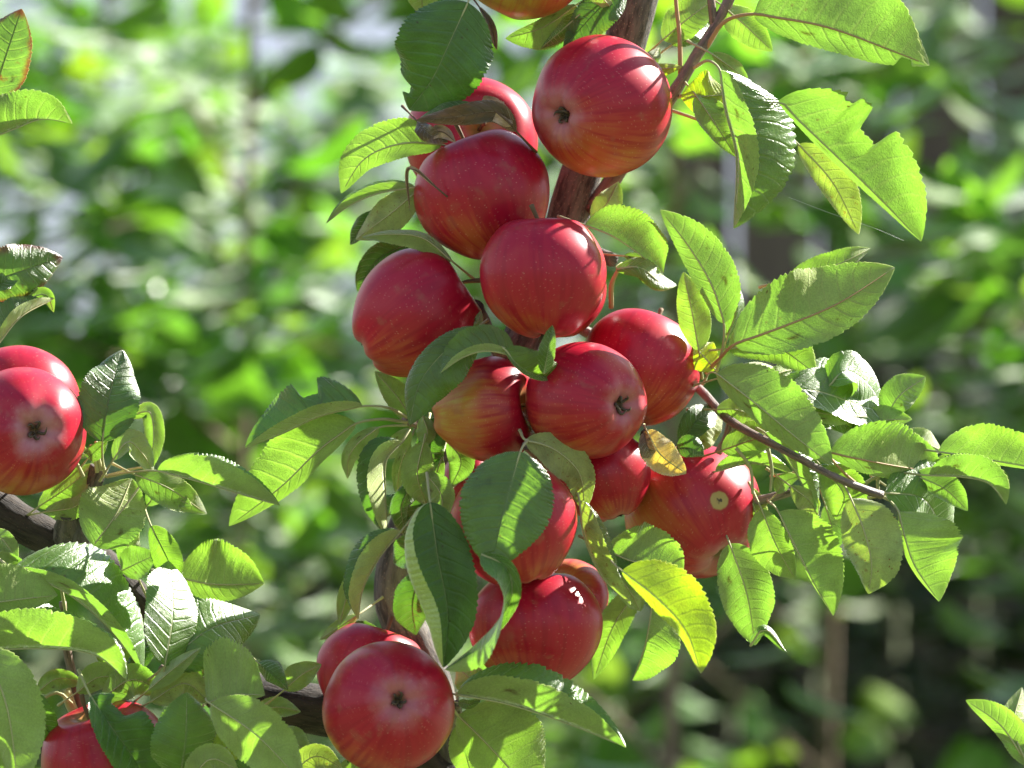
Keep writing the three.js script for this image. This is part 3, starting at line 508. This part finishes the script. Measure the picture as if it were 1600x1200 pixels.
D([[1120, 584], [1182, 632], [1242, 682], [1300, 727]], 62, 24, { z: 110, zt: 10, a: [-12, -30], c: [14, 10], pet: [[1098, 600, -90]], lab: 'lit leaf lying along the upper side of the twig' });
U([[1250, 640], [1262, 604], [1310, 592], [1370, 640]], 46, 38, { z: 80, zt: -150, a: [-36, 34], m: 'w' });
U([[1296, 602], [1318, 580], [1352, 596], [1382, 640]], 40, 40, { z: 60, zt: -120, a: [-34, 36], m: 'w' });
U([[1210, 604], [1280, 612], [1350, 636], [1412, 644]], 44, 36, { z: 95, zt: -180, a: [-34, 30], c: [10, 20], m: 'w', lab: 'leaf bleached white by glare' });
D([[1250, 640], [1300, 648], [1356, 652]], 20, 16, { z: 75, a: [-50, -20] });
D([[1386, 652], [1402, 622], [1446, 589]], 30, 26, { z: -20, c: [50, 50] });
D([[1296, 708], [1350, 719], [1410, 730], [1470, 737]], 70, 24, { z: 90, zt: -130, a: [-14, -30], c: [48, 0], red: 1, pet: [[1346, 762, 0], [1320, 740, 40]], lab: 'broad leaf with silvery far end above the twig tip' });
D([[1398, 690], [1440, 692], [1472, 704]], 24, 18, { z: 10 });
D([[1466, 706], [1530, 716], [1600, 728], [1690, 742]], 56, 10, { z: 20, zt: 0, a: [-12, -60], lab: 'leaf with a straight lower edge crossing the frame edge' });
U([[1452, 742], [1512, 746], [1546, 756], [1572, 788]], 44, 40, { z: 80, ...near(34, 24) });
U([[1530, 735], [1560, 740], [1578, 752]], 10, 14, { z: 40, n: 40 });
D([[1428, 742], [1476, 764], [1512, 798]], 26, 20, { z: 20 });
U([[1384, 770], [1440, 778], [1482, 850]], 66, 44, { z: 60, zt: -130, a: [-26, 24], c: [-20, 0], m: 'w' });
D([[1404, 800], [1414, 840], [1428, 882], [1467, 940]], 84, 16, { z: 100, zt: 10, a: [-10, -70], c: [16, 0], pet: [[1380, 776, 0], [1392, 784, 60]], lab: 'hanging green leaf with saw toothed edge at the twig tip' });
D([[1330, 780], [1350, 830], [1362, 885], [1357, 928]], 54, 36, { z: 120, zt: 0, m: 's', a: [-8, -14], pet: [[1306, 746, 0], [1318, 756, 60]], w: 0.14, lab: 'shaded leaf with a rusty patch hanging from the twig' });
D([[1216, 800], [1244, 856], [1272, 912], [1302, 962]], 66, 12, { z: 60, zt: 10, a: [-16, -80], c: [40, 0], pet: [[1200, 782, -50]], lab: 'pale veined leaf hanging beside the scabbed apple' });
D([[1190, 796], [1212, 850], [1242, 905]], 24, 40, { z: 20, c: [40, 10] });
D([[1140, 850], [1166, 925], [1180, 1008]], 46, 42, { z: -10, m: 'h' });
U([[1172, 1010], [1194, 984], [1228, 1018]], 14, 16, { z: 10, bare: 1, n: 40, a: [-40, -40] });
U([[1196, 676], [1224, 710], [1250, 750], [1277, 802]], 44, 30, { z: 20, ...near(58, 30), pet: [[1180, 668, -20]], m: 'h' });
D([[1128, 704], [1180, 686], [1236, 668]], 30, 22, { z: 0, red: 1 });
U([[1118, 736], [1180, 724], [1240, 742]], 26, 24, { z: -20, ...near(40, 20) });
U([[1062, 694], [1090, 656], [1124, 640]], 22, 24, { z: -40, m: 'd' });
D([[1070, 700], [1100, 672], [1130, 650]], 24, 28, { z: -50 });
D([[1286, 732], [1318, 772], [1306, 812]], 40, 34, { z: 20 });
D([[1214, 770], [1228, 752], [1250, 744]], 14, 12, { z: -10 });
D([[1236, 760], [1262, 780], [1278, 806]], 14, 20, { z: 30, m: 's' });
D([[1120, 640], [1150, 640], [1190, 655]], 22, 26, { z: -30 });
D([[1200, 600], [1215, 585], [1250, 575]], 14, 12, { z: 0 });
for (const q of [[[1150, 700], [1172, 730], [1176, 772]], [[1200, 700], [1206, 735], [1204, 768]], [[1380, 774], [1398, 756], [1420, 744]], [[1345, 760], [1370, 745], [1400, 738]], [[1372, 772], [1372, 750], [1378, 732]]])
  mesh('stalk', tube(q.map(([x, y]) => P(x, y, 5)), [3.4, 3, 2.6], { sides: 6 }), stalkMat, tree);
// leaves at the left edge, high
U([[-14, 160], [8, 92], [34, 14]], 50, 46, { z: 60, m: 'e', a: [10, 18], zt: 0 });
U([[-40, 226], [25, 200], [65, 186], [113, 193]], 58, 58, { z: 90, ...near(30, 30), zt: 0 });
U([[-40, 448], [20, 428], [98, 402]], 44, 46, { z: 60, m: 'e', a: [6, 12], lab: 'dark leaf with a brown scorched rim' });
U([[-12, 450], [8, 440], [22, 425]], 14, 14, { z: 70 });
U([[-4, 538], [30, 497], [86, 466]], 40, 18, { z: 90, ...near(44, 22), m: 'd' });
D([[30, 474], [70, 460], [84, 488]], 12, 12, { z: 40 });
// around the spur above the bough
U([[160, 690], [167, 640], [176, 600], [192, 547]], 46, 48, { z: 60, m: 'd', a: [12, 10], pet: [[164, 742, -40], [160, 715, 30]], lab: 'upright dark leaf with a pale chewed edge' });
D([[206, 652], [232, 642], [240, 688], [226, 748]], 18, 16, { z: 40, a: [-40, -20] });
D([[178, 718], [200, 690], [222, 708], [240, 738]], 22, 20, { z: 70, a: [-30, 20] });
U([[246, 735], [300, 749], [370, 770], [437, 790]], 54, 44, { z: 80, ...near(30, 24), zt: 10, pet: [[168, 745, -30], [205, 738, 40]], lab: 'long folded leaf stretching from the spur' });
D([[212, 742], [262, 762], [323, 803]], 24, 30, { z: 40, m: 'h' });
D([[146, 852], [180, 806], [206, 748]], 62, 46, { z: 50, m: 'h', a: [-14, -14], pet: [[160, 745, -40], [230, 735, 20]], bare: 1 });
D([[60, 792], [105, 762], [152, 722]], 24, 26, { z: -60, a: [-40, -40] });
D([[70, 800], [120, 790], [140, 760]], 18, 20, { z: -50 });
U([[138, 716], [152, 702], [168, 688]], 14, 14, { z: 0 });
U([[236, 822], [256, 862], [282, 915]], 24, 26, { z: 20, a: [10, -30] });
D([[276, 902], [330, 913], [413, 912]], 76, 26, { z: -70, a: [-26, -12], c: [50, 0], lab: 'leaf with glaring ridge beside the lower bough' });
D([[190, 892], [215, 880], [245, 866]], 30, 26, { z: -10 });
D([[230, 790], [250, 770], [300, 790]], 18, 18, { z: 0 });
// bottom left
U([[258, 1040], [270, 960], [264, 876]], 50, 52, { z: 120, zt: -100, a: [40, -42], c: [-10, -10], m: 'w' });
U([[258, 1040], [322, 986], [406, 960]], 58, 56, { z: 95, zt: -120, a: [-30, 18], c: [-15, -25], lab: 'grey green glossy leaf catching sky light' });
U([[22, 888], [110, 930], [178, 990], [223, 1052]], 128, 30, { z: 105, zt: -60, a: [-44, 128], c: [-26, 10], lab: 'broad quilted leaf with a sunlit fold below it' });
D([[-60, 950], [20, 938], [90, 930]], 58, 24, { z: 150, a: [-14, -30] });
U([[-60, 1020], [50, 1013], [150, 1024], [198, 1062]], 72, 66, { z: 165, ...near(30, 26), zt: 20, lab: 'wide folded leaf at the corner edge' });
D([[-30, 1010], [8, 1095], [30, 1240]], 56, 30, { z: 270, lab: 'light green leaf standing at the bottom corner' });
U([[30, 1072], [58, 1110], [88, 1166]], 22, 26, { z: 120, m: 'h' });
D([[-20, 1080], [0, 1150], [20, 1230]], 30, 30, { z: 130 });
U([[142, 1088], [170, 1130], [212, 1190], [240, 1250]], 56, 40, { z: 190, m: 'd', a: [20, [70, 20]], c: [-30, -20], cut: [[0.2, 0.12, 0.5, 0]], lab: 'drooping dark leaf with a ragged edge over the corner apple' });
U([[282, 1212], [290, 1158], [292, 1082]], 58, 76, { z: 205, m: 'w', a: [38, -42], c: [-20, -25], lab: 'glossy leaf with deep veins and a white glare' });
D([[334, 1188], [364, 1158], [398, 1128]], 28, 28, { z: 170, m: 'y', lab: 'small yellow green leaf in the lower corner' });
D([[324, 1098], [368, 1086], [414, 1086]], 84, 14, { z: 190, zt: 10, pet: [[318, 1102, 60]], a: [-14, -40], c: [20, 0] });
U([[404, 1036], [425, 1052], [450, 1078]], 24, 24, { z: 60, a: [-20, -20] });
D([[444, 1078], [472, 1054], [502, 1038]], 22, 20, { z: 20 });
D([[330, 1100], [400, 1148], [474, 1225]], 46, 46, { z: 240, zt: 10, pet: [[322, 1092, 60]], lab: 'bright green leaf below the bough' });
D([[436, 1138], [462, 1160], [490, 1184]], 20, 22, { z: 40 });
D([[450, 1215], [492, 1182], [535, 1200]], 20, 24, { z: 120, m: 's' });
D([[296, 1222], [330, 1186], [372, 1204]], 26, 26, { z: 220 });
D([[160, 1092], [205, 1062], [256, 1082]], 26, 30, { z: 70 });
D([[120, 1082], [155, 1058], [200, 1062]], 24, 20, { z: 50 });
D([[236, 1096], [288, 1068], [330, 1100]], 24, 28, { z: 90, m: 's' });
D([[232, 1078], [275, 1042], [314, 1012]], 16, 16, { z: 110, a: [-50, -30] });
U([[200, 1050], [225, 1020], [235, 980]], 18, 16, { z: 20, m: 'd' });
D([[-10, 828], [10, 850], [28, 878]], 16, 14, { z: 20 });
D([[-20, 870], [10, 880], [50, 905]], 20, 18, { z: 40 });
U([[340, 1210], [380, 1180], [410, 1150]], 20, 24, { z: 80, m: 'h' });
D([[500, 1230], [560, 1190], [520, 1150]], 18, 18, { z: 20 });
D([[60, 960], [90, 985], [120, 1010]], 26, 22, { z: 10 });
D([[180, 930], [205, 960], [215, 1000]], 16, 20, { z: -20, m: 'd' });
for (const [f, p, l, r, o] of [
  [-1, [[150, 1020], [190, 1035], [232, 1020]], 22, 20, { z: 0 }], [1, [[350, 1000], [320, 1030], [300, 1070]], 22, 24, { z: 10, m: 'd' }],
  [-1, [[60, 1080], [90, 1060], [130, 1066]], 18, 20, { z: -20 }], [1, [[20, 980], [50, 960], [95, 958]], 22, 20, { z: 60, m: 'h', a: [-30, 20] }],
  [-1, [[395, 1120], [430, 1105], [470, 1112]], 18, 20, { z: -60 }], [1, [[600, 1000], [565, 985], [540, 1000]], 18, 18, { z: -120, m: 'd' }],
  [-1, [[215, 900], [200, 850], [215, 810]], 20, 22, { z: -30 }], [1, [[690, 650], [672, 700], [690, 745]], 24, 22, { z: 20, m: 'd', a: [20, 10] }],
  [-1, [[665, 740], [690, 775], [688, 815]], 22, 24, { z: 30, m: 'h' }], [1, [[640, 800], [610, 790], [590, 815]], 16, 18, { z: -60, m: 'd' }],
  [-1, [[1385, 775], [1420, 770], [1460, 790]], 20, 18, { z: -20 }], [1, [[1250, 735], [1290, 725], [1340, 740]], 20, 16, { z: -40, a: [-36, 30], m: 'w' }],
  [-1, [[1400, 770], [1440, 800], [1452, 850]], 26, 24, { z: -20 }], [1, [[1260, 660], [1300, 655], [1345, 680]], 24, 20, { z: 0, a: [-34, 34], m: 'w' }],
  [-1, [[1160, 760], [1180, 800], [1172, 850]], 22, 20, { z: -60 }], [-1, [[1330, 690], [1370, 660], [1425, 655]], 26, 18, { z: -10 }], [1, [[1190, 610], [1230, 604], [1275, 625]], 22, 20, { z: 20, a: [-36, 32], m: 'w' }],
  [-1, [[1450, 745], [1490, 722], [1530, 726]], 18, 18, { z: -30 }], [-1, [[1290, 790], [1300, 830], [1290, 872]], 20, 18, { z: -40, m: 'd' }],
  [-1, [[1230, 700], [1262, 722], [1290, 770]], 22, 18, { z: -30 }], [-1, [[80, 720], [110, 705], [140, 712]], 18, 16, { z: -90 }],
]) leaf(tree, f, p, l, r, o);
for (const q of [[[112, 1100], [90, 1082], [60, 1095]], [[120, 1115], [100, 1130], [86, 1150]], [[100, 1000], [102, 960], [96, 920]], [[330, 1098], [352, 1090], [380, 1085]], [[152, 738], [148, 715], [142, 695]], [[158, 735], [152, 705], [150, 690]], [[130, 745], [122, 728], [112, 712]]])
  mesh('stalk', tube(q.map(([x, y], i) => P(x, y, -10 + i * 8)), [3.6, 3, 2.8], { sides: 6 }), stalkMat, tree);
{ const b = P(790, 5850, -200); b.y = 0; tree.traverse((o) => { if (o.isMesh) o.geometry.translate(-b.x, -b.y, -b.z); }); tree.position.copy(b); }

// a thread of spider silk between two leaves
tag(mesh('spider_thread', tube([P(1232, 308, 80), P(1300, 334, 72), P(1370, 358, 66), P(1412, 376, 60)], [0.13, 0.13, 0.13, 0.13], { sides: 4, segs: 24 }), new THREE.MeshStandardMaterial({ color: 0xffffff, roughness: 0.3 }), scene), 'fine white spider thread strung between the dark glossy leaf and the notched leaf', 'spider thread');

// a shoot that rises into the bottom corner
{
  const t = thing('leafy_shoot', 'short green shoot with two pale leaves rising alone into the lower corner', 'plant');
  const st = mesh('stem', tube([P(1640, 1700, 0), P(1622, 1350, 0), P(1606, 1215, 0), P(1600, 1178, 0)], [6, 5, 4, 3.4], { sides: 8 }), stalkMat, t);
  leaf(t, -1, [[1600, 1186], [1562, 1132], [1509, 1094]], 16, 30, { z: 0, m: 'g', pet: [[1604, 1205, 0]], a: [-30, -10], c: [0, 40] });
  leaf(t, -1, [[1606, 1196], [1584, 1140], [1597, 1074]], 22, 30, { z: 6, pet: [[1606, 1210, 0]] });
  const b = P(1640, 1700, 0); t.traverse((o) => { if (o.isMesh) o.geometry.translate(-b.x, -b.y, -b.z); }); t.position.copy(b);
}

// ---------------------------------------------------------------- behind: young fruit trees in rows, a hedge, a timber wall
const bgLeaf = (() => {
  const pos = [], uv = [], idx = [], N = 8;
  for (let i = 0; i <= N; i++) for (let j = 0; j < 5; j++) {
    const s = i / N, t = (j - 2) / 2, w = 0.024 * prof(s) + (i && i < N ? 0.001 : 0);
    pos.push(t * w, 0.085 * s, 0.30 * Math.abs(t) * w - 0.022 * s * s); uv.push(j / 4, s);
  }
  for (let i = 0; i < N; i++) for (let j = 0; j < 4; j++) { const a = i * 5 + j; idx.push(a, a + 1, a + 5, a + 1, a + 6, a + 5); }
  const g = new THREE.BufferGeometry();
  g.setAttribute('position', new THREE.Float32BufferAttribute(pos, 3)); g.setAttribute('uv', new THREE.Float32BufferAttribute(uv, 2)); g.setIndex(idx); g.computeVertexNormals(); return g;
})();
const bgMat = new THREE.MeshPhysicalMaterial({ map: blade([0.18, 0.36, 0.016], [0.22, 0.36, 0.04], { seed: 21 }), roughness: 1, transmission: 0.62, thickness: 0, ior: 1.4, clearcoat: 0.6, clearcoatRoughness: 0.2, side: THREE.DoubleSide });
const bgBark = new THREE.MeshStandardMaterial({ map: barkTex, color: new THREE.Color(1.9, 1.55, 1.3), roughness: 0.9 });
function orchardTree(x, z, h, n, o) {
  const rnd = rng(o.seed), t = thing('fruit_tree', o.lab, 'tree', 'blurred young fruit trees in the rows behind');
  t.position.set(x, 0, z);
  const lean = (rnd() - 0.5) * 0.15, V = (a, b, c) => new THREE.Vector3(a, b, c);
  const trunk = tube([V(0, 0, 0), V(lean * 0.3, h * 0.35, 0.02), V(lean * 0.8, h * 0.7, 0), V(lean, h, 0)], [34, 28, 20, 9], { sides: 9, segs: 40, bump: 0.12, seed: o.seed });
  mesh('trunk', trunk, bgBark, t);
  const m4 = [], cols = [], q = new THREE.Quaternion(), e = new THREE.Euler();
  const put = (p, big) => {
    e.set(R(60 + 80 * rnd()) * (1), rnd() * 6.283, R(rnd() * 50 - 25), 'YXZ'); q.setFromEuler(e);
    const s = (0.9 + 0.6 * rnd()) * big; m4.push(new THREE.Matrix4().compose(p, q, V(s, s, s)));
    const k = 0.65 + 0.7 * rnd(); cols.push(new THREE.Color(k * (0.65 + 0.5 * rnd()), k, k * (0.7 + 0.9 * rnd())));
  };
  const B = o.branches ?? 14;
  for (let b = 0; b < B; b++) {
    const y0 = lerp(0.25, 0.95, (b + rnd()) / B) * h, a = rnd() * 6.283, len = o.spread * (0.55 + 0.6 * rnd()) * (1.1 - 0.5 * y0 / h), up = 0.2 + 0.5 * rnd();
    const s0 = V(lean * y0 / h, y0, 0), s1 = V(s0.x + Math.cos(a) * len * 0.55, y0 + len * up * 0.7, Math.sin(a) * len * 0.55), s2 = V(s0.x + Math.cos(a) * len, y0 + len * up, Math.sin(a) * len);
    mesh('branch', tube([s0, s1, s2], [16, 11, 5], { sides: 6, segs: 10 }), bgBark, t);
    const cnt = Math.round(n / B * (o.dens ? o.dens(y0) : 1)), c = new THREE.CatmullRomCurve3([s0, s1, s2]);
    for (let i = 0; i < cnt; i++) { const p = c.getPoint(Math.pow(rnd(), 0.8)), rr = 0.10 * Math.sqrt(rnd()), aa = rnd() * 6.283; put(V(p.x + rr * Math.cos(aa), p.y + (rnd() - 0.6) * 0.16, p.z + rr * Math.sin(aa)), o.big ?? 1); }
  }
  const im = new THREE.InstancedMesh(bgLeaf, o.mat ?? bgMat, m4.length); im.name = numbered('crown'); im.castShadow = im.receiveShadow = true; im.userData.kind = 'stuff';
  m4.forEach((m, i) => { im.setMatrixAt(i, m); im.setColorAt(i, cols[i]); });
  t.add(im); return t;
}
const rows = [
  [-0.72, -2.5, 2.7, 640], [-0.34, -2.9, 2.6, 560], [0.16, -2.6, 2.6, 420], [0.58, -2.8, 2.4, 480], [1.05, -2.6, 2.6, 520],
  [-1.05, -4.0, 3.0, 720], [-0.52, -4.3, 2.9, 680], [-0.06, -4.1, 2.6, 460], [0.42, -4.2, 2.8, 500], [0.95, -4.1, 2.8, 500],
  [-1.9, -6.8, 2.7, 1900, 0.8], [-1.15, -6.6, 2.5, 1800, 0.8], [-0.4, -7.0, 2.4, 1700, 0.8], [2.1, -3.9, 3.4, 4200, 0.9], [2.5, -5.2, 3.6, 4200, 0.9], [2.9, -4.4, 3.6, 3600, 0.9],
];
const ROWLAB = ['blurred young tree at the outer end of the nearer row, beyond the dusty eyed apple', 'blurred slim tree of the nearer row in the open gap between bough and cluster', 'blurred slim tree of the nearer row hidden straight behind the apple cluster', 'blurred leafy tree of the nearer row behind the leafy twig', 'blurred leafy tree of the nearer row at the edge beyond the twig tip',
  'blurred taller tree of the farther row at the outer end', 'blurred tree of the farther row seen over the gap beside the cluster', 'blurred tree of the farther row behind the trunk', 'blurred tree of the farther row behind the bright top leaves', 'blurred tree of the farther row before the dark timber wall',
  'farthest blurred tree at the outer end of the back row', 'farthest blurred tree in the middle of the back row, pale sky around it', 'farthest blurred tree of the back row next to the apple cluster', 'tall leafy tree beside the rows, nearest of the three that shade them', 'tall leafy tree beside the rows, in front of the timber wall', 'tall leafy tree beside the rows, outermost of the three'];
rows.forEach(([x, z, h, n, sp], i) => orchardTree(x, z, h, n, { seed: 40 + i, lab: ROWLAB[i], spread: sp ?? 0.55, branches: 18, dens: (y) => lerp(0.55, 1.1, sm(1.0, 1.7, y)) * (1 - 0.45 * sm(1.75, 2.25, y)) }));

// a dense low hedge
{
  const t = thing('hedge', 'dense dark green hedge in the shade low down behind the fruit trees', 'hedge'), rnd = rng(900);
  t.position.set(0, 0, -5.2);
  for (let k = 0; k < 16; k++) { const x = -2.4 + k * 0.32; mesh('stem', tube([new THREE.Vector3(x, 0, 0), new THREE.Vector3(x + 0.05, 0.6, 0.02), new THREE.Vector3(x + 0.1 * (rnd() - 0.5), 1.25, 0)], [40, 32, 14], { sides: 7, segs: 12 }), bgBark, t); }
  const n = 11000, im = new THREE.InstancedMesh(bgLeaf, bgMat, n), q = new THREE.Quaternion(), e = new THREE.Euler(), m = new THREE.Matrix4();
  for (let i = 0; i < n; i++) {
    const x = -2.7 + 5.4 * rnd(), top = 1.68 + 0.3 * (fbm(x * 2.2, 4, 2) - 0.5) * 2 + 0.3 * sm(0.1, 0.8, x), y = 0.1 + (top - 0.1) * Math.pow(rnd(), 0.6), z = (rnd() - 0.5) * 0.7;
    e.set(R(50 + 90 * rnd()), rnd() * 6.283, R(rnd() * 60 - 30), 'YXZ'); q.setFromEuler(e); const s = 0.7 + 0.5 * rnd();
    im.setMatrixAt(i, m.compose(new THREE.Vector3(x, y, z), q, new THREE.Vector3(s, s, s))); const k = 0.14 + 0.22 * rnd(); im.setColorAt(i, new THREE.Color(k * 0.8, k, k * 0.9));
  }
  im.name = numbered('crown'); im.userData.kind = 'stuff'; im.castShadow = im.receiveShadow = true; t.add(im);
}
// the timber wall on the right
{
  const t = thing('timber_wall', 'weathered brown timber wall mostly hidden behind the trees', 'wall'), rnd = rng(77);
  t.position.set(1.6, 0, -6.2);
  const tex = texture(256, 512, (u, v) => mix3([0.09, 0.068, 0.05], [0.2, 0.16, 0.125], fbm(u * 14, v * 2.5, 3, 5)));
  const g = [0, 1, 2].map(() => new THREE.BoxGeometry(0.142, 2.9, 0.024)), ms = [0.8, 1, 1.2].map((k) => new THREE.MeshStandardMaterial({ map: tex, color: new THREE.Color(k, k * 0.97, k * 0.93), roughness: 0.9 }));
  for (let i = 0; i < 20; i++) { const b = mesh('board', g[i % 3], ms[Math.floor(rnd() * 3)], t); b.position.set(-1.42 + i * 0.15, 1.47, (rnd() - 0.5) * 0.006); b.rotation.z = (rnd() - 0.5) * 0.006; }
  for (const y of [0.5, 2.3]) { const b = mesh('rail', new THREE.BoxGeometry(3.0, 0.09, 0.05), ms[0], t); b.position.set(0, y, -0.042); }
}
renderer.render(scene, camera);
